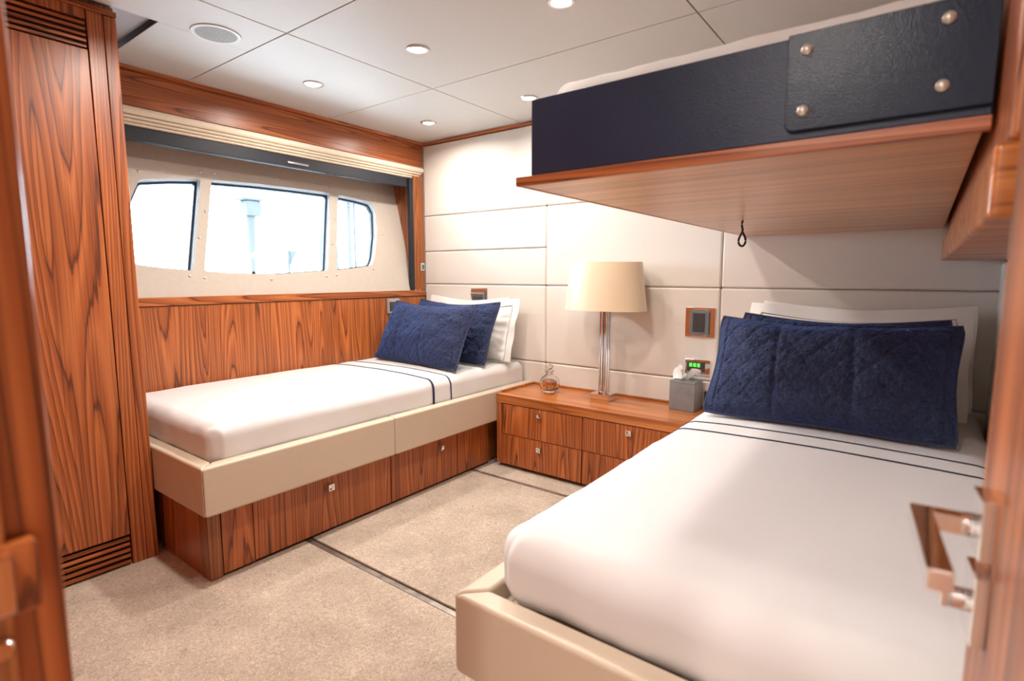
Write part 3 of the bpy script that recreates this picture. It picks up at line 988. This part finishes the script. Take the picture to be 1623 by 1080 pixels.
finish('tissue', bm, 'tissue', tb, True, None, 90)

# ------------------------------------------------------------------ wall fittings
YP = YF - 0.0005
rl = thing('reading_light', 'folded chrome reading light on the wall above the window bed pillows', 'wall light', (-2.357, YP, 0.90), 'fold-out reading lights')
box('mounting_plate', (-2.428, YP - 0.006, 0.888), (-2.286, YP, 1.020), 'chrome', rl, 0.002)
hd = box('lamp_head', (-2.412, YP - 0.020, 0.900), (-2.302, YP - 0.0065, 0.992), 'grey_plastic', rl, 0.003)
box('hinge_bar', (-2.414, YP - 0.026, 0.972), (-2.300, YP - 0.0205, 0.986), 'chrome', hd, 0.002)
box('lens_cover', (-2.400, YP - 0.0225, 0.908), (-2.314, YP - 0.0205, 0.962), 'dark_plastic', hd, 0.001)
rr = thing('reading_light', 'folded chrome reading light on the wall between lamp and bunk-side pillows', 'wall light', (-0.888, YP, 0.79), 'fold-out reading lights')
box('mounting_plate', (-0.965, YP - 0.006, 0.790), (-0.815, YP, 0.940), 'chrome', rr, 0.002)
hd = box('lamp_head', (-0.938, YP - 0.020, 0.802), (-0.842, YP - 0.0065, 0.926), 'grey_plastic', rr, 0.004)
box('lens_cover', (-0.921, YP - 0.0225, 0.818), (-0.862, YP - 0.0205, 0.912), 'dark_plastic', hd, 0.001)
for z in (0.796, 0.927):
    box('clip', (-0.925, YP - 0.018, z), (-0.862, YP - 0.0065, z + 0.006), 'chrome', rr, 0.001)
tp = thing('control_panel', 'chrome wall control panel with green display behind the tissue box', 'control panel', (-0.893, YP, 0.595))
box('face_plate', (-0.958, YP - 0.005, 0.590), (-0.830, YP, 0.674), 'chrome', tp, 0.002)
ds = box('display', (-0.948, YP - 0.010, 0.612), (-0.856, YP - 0.0055, 0.664), 'dark_plastic', tp, 0.002)
for k in range(3):
    box('display_bar', (-0.934 + 0.020 * k, YP - 0.0115, 0.636), (-0.919 + 0.020 * k, YP - 0.0101, 0.656), 'green_led', ds, 0)
so = thing('cable_outlet', 'small dark cable outlet low on the wall by the tissue box', 'outlet', (-0.842, YP, 0.452))
box('outlet_body', (-0.852, YP - 0.010, 0.452), (-0.832, YP, 0.515), 'dark_plastic', so, 0.002)
tube('cable', [(-0.842, YP - 0.012, 0.47), (-0.842, YP - 0.018, 0.462), (-0.842, YP - 0.016, 0.442)], 0.003, 'black_cord', so, 8)
sk = thing('wall_socket', 'chrome wall socket on the walnut panelling behind the front navy pillow', 'socket', (XW, 2.455, 0.85))
box('socket_frame', (XW + 0.0005, 2.405, 0.845), (XW + 0.008, 2.515, 0.945), 'brushed', sk, 0.002)
box('socket_insert', (XW + 0.0085, 2.430, 0.858), (XW + 0.011, 2.490, 0.924), 'dark_plastic', sk, 0.001)
sw = thing('wall_switch', 'tiny teal switch plate on the wooden corner post by the window', 'switch', (XW, 2.745, 1.135))
box('switch_frame', (XW + 0.0005, 2.727, 1.135), (XW + 0.005, 2.762, 1.188), 'beige_plastic', sw, 0.001)
box('switch_button', (XW + 0.0055, 2.734, 1.146), (XW + 0.008, 2.755, 1.178), 'teal', sw, 0.001)
for y in (2.675, 2.715):
    t = lathe('stud_cap', [(0, 0.007), (0.004, 0.006), (0.007, 0.002), (0.007, 0)], (XW - 0.004, y, 0.9972), 'beige_plastic', wall_left, 12)

# ------------------------------------------------------------------ pullman bunk over the right bed
bk = thing('bunk_bed', 'fold-down bunk with navy upholstered end and walnut underside above the right bed', 'bunk bed', (-0.32, 1.85, 1.286))
BY = 0.941
box('bunk_board', (-0.688, BY + 0.014, 1.2865), (0.047, YF - 0.002, 1.3035), 'wood_reflection_x', bk, 0.001)
box('edge_trim', (-0.700, BY, 1.2858), (0.055, BY + 0.0135, 1.3045), 'wood_x', bk, 0.002)
box('edge_trim', (-0.700, BY + 0.014, 1.2858), (-0.6885, YF - 0.002, 1.3045), 'wood_y', bk, 0.002)
box('end_board', (-0.665, BY + 0.006, 1.305), (0.055, BY + 0.030, 1.456), 'bunk_navy', bk, 0.003)
box('side_board', (-0.665, BY + 0.0305, 1.305), (-0.640, YF - 0.002, 1.456), 'bunk_navy', bk, 0.003)
pts = [(-0.188, 1.457), (0.054, 1.457), (0.054, 1.317)]
for k in range(7):
    a = math.pi * 1.5 - k / 6 * math.pi / 2
    pts.append((-0.188 + 0.014 + 0.014 * math.cos(a), 1.317 + 0.014 + 0.014 * math.sin(a)))
cvp = prism('cover_panel', pts, 'y', BY - 0.003, BY + 0.0055, 'bunk_navy_gloss', bk, 0.0015)
for x, z in ((-0.162, 1.431), (-0.163, 1.345), (0.002, 1.432), (0.001, 1.348)):
    lathe('button', [(0, -0.006), (0.0045, -0.0055), (0.0075, -0.003), (0.0078, 0)], (x, BY - 0.0033, z), 'nickel_button', cvp, 18, axis='y')
loop = [(-0.50, 1.95, 1.285), (-0.503, 1.95, 1.268), (-0.497, 1.95, 1.250), (-0.507, 1.95, 1.232), (-0.512, 1.95, 1.215), (-0.505, 1.95, 1.200), (-0.494, 1.95, 1.199), (-0.487, 1.95, 1.212), (-0.490, 1.95, 1.230), (-0.500, 1.95, 1.247)]
for _ in range(2):                                   # round the loop off
    lv = [Vector(p) for p in loop]
    loop = [lv[0]] + [q for a, b in zip(lv[:-1], lv[1:]) for q in (a * 0.75 + b * 0.25, a * 0.25 + b * 0.75)] + [lv[-1]]
tube('pull_loop', loop, 0.0036, 'black_cord', bk, 8)
mattress('bunk_mattress', (-0.636, BY + 0.034, 1.305), (0.045, YF - 0.006, 1.492), 0.035,
         'white mattress lying in the upper bunk, just showing above its navy end', None, 9.2, [], 0.004, 0.003)

# ------------------------------------------------------------------ ceiling speaker and downlights
sp = thing('ceiling_speaker', 'round grey loudspeaker grille in the ceiling near the wardrobe', 'speaker', (-2.232, 1.078, ZC))
lathe('speaker_rim', [(0.072, -0.004), (0.078, -0.006), (0.086, -0.004), (0.088, 0.0), (0.072, 0.0)], (-2.232, 1.078, ZC - 0.0004), 'speaker_rim', sp, 48, closed=True)
lathe('speaker_grille', [(0, -0.0055), (0.05, -0.005), (0.0715, -0.003), (0.0715, -0.0002), (0, -0.0002)], (-2.232, 1.078, ZC - 0.0004), 'speaker_grille', sp, 48)


def downlight(x, y, label, power=1.0):
    t = thing('ceiling_downlight', label, 'downlight', (x, y, ZC), 'recessed ceiling downlights')
    lathe('trim_ring', [(0.033, -0.002), (0.036, -0.007), (0.045, -0.005), (0.048, -0.0005), (0.048, 0.0), (0.033, 0.0)], (x, y, ZC - 0.0004), 'brushed', t, 32, closed=True)
    lathe('lamp_lens', [(0, -0.010), (0.018, -0.008), (0.0325, -0.003), (0.0325, -0.0003), (0, -0.0003)], (x, y, ZC - 0.0004), 'lens', t, 24)
    ld = bpy.data.lights.new('downlight_beam', 'AREA')
    ld.shape = 'DISK'; ld.size = 0.09
    ld.energy = DOWNLIGHT_W * power
    ld.color = DOWNLIGHT_COL
    ld.spread = math.radians(165)
    lo = bpy.data.objects.new('downlight_beam', ld)
    COL.objects.link(lo)
    place(lo, (x, y, ZC - 0.012), t)
    return t


downlight(-1.044, 1.66, 'ceiling downlight at the top edge, nearest the bunk')
downlight(-1.719, 1.64, 'ceiling downlight in the middle of the ceiling, left of the topmost one')
downlight(-2.425, 1.62, 'ceiling downlight near the wooden fascia, closest to the speaker')
downlight(-2.460, 2.425, 'ceiling downlight in the far corner above the window bed pillows')
downlight(-1.711, 2.414, 'ceiling downlight beside the upper left corner of the navy bunk end')
for x, y, pw in ((-1.72, 0.88, 1.7), (-1.04, 0.88, 0.6), (-0.35, -0.40, 2.2), (-0.78, -1.15, 2.2), (0.0, -1.95, 2.2)):  # first and last follow seen highlights; the others are added fill lamps
    downlight(x, y, 'unseen ceiling downlight, one of a set partly added as fill light', pw)

# ------------------------------------------------------------------ outside the windows
struct(box('ground', (-60, -40, -1.6), (-4.0, 60, -1.5), 'quay', None, 0))

dl = thing('dock_lamp', 'pale lantern on a tall post seen through the middle window', 'lamp post', (-14, 7.33, -1.5))
bx0 = box('lantern', (-14.2, 7.18, 2.62), (-13.8, 7.56, 3.00), 'far_pale', dl, 0.03)
box('lantern_roof', (-14.25, 7.06, 3.005), (-13.75, 7.60, 3.07), 'far_grey', dl, 0.02)
tube('post', [(-14, 7.36, -1.5), (-14, 7.36, 1.2), (-14, 7.37, 2.61)], [0.09, 0.05, 0.11], 'far_pale', dl, 12)
sg = thing('quay_sign', 'small grey-blue marker standing low in the middle window', 'marker', (-14, 8.42, -1.5))
tube('post', [(-14, 8.37, -1.5), (-14, 8.37, 1.78)], 0.035, 'far_grey', sg, 10)
prism('board', [(8.41, 1.78), (8.62, 1.78), (8.47, 1.50), (8.41, 1.35)], 'x', -14.04, -13.98, 'far_pale', sg, 0.01)
for y, r, lb in ((8.92, 0.05, 'thicker sailing mast seen in the right-hand window'), (9.08, 0.03, 'thinner sailing mast to the right of the thicker one in the right-hand window')):
    ms = thing('mast', lb, 'mast', (-12, y, -1.5), 'masts outside')
    tube('pole', [(-12, y, -1.5), (-12, y, 1.2), (-12, y - 0.03, 6.5)], [r * 1.3, r * 1.2, r], 'far_dark', ms, 12)
    tube('spreader', [(-12, y - 0.065, 2.2 + r), (-12, y + 0.065, 2.25 + r)], 0.012, 'far_dark', ms, 8)
bo = thing('cabin_cruiser', 'pale boat superstructure seen at the left of the right-hand window', 'boat', (-12.6, 8.5, -1.5))
prism('hull', [(8.45, -1.5), (8.75, -1.5), (8.80, 1.25), (8.45, 1.25)], 'x', -12.7, -12.2, 'quay', bo, 0.03)
cab = prism('cabin', [(8.45, 1.255), (8.78, 1.255), (8.76, 1.85), (8.62, 2.10), (8.45, 2.15)], 'x', -12.7, -12.3, 'far_pale', bo, 0.02)
for k in range(3):
    box('window_pane', (-12.299, 8.47 + 0.10 * k, 1.56), (-12.28, 8.55 + 0.10 * k, 1.80), 'far_dark', cab, 0.01)
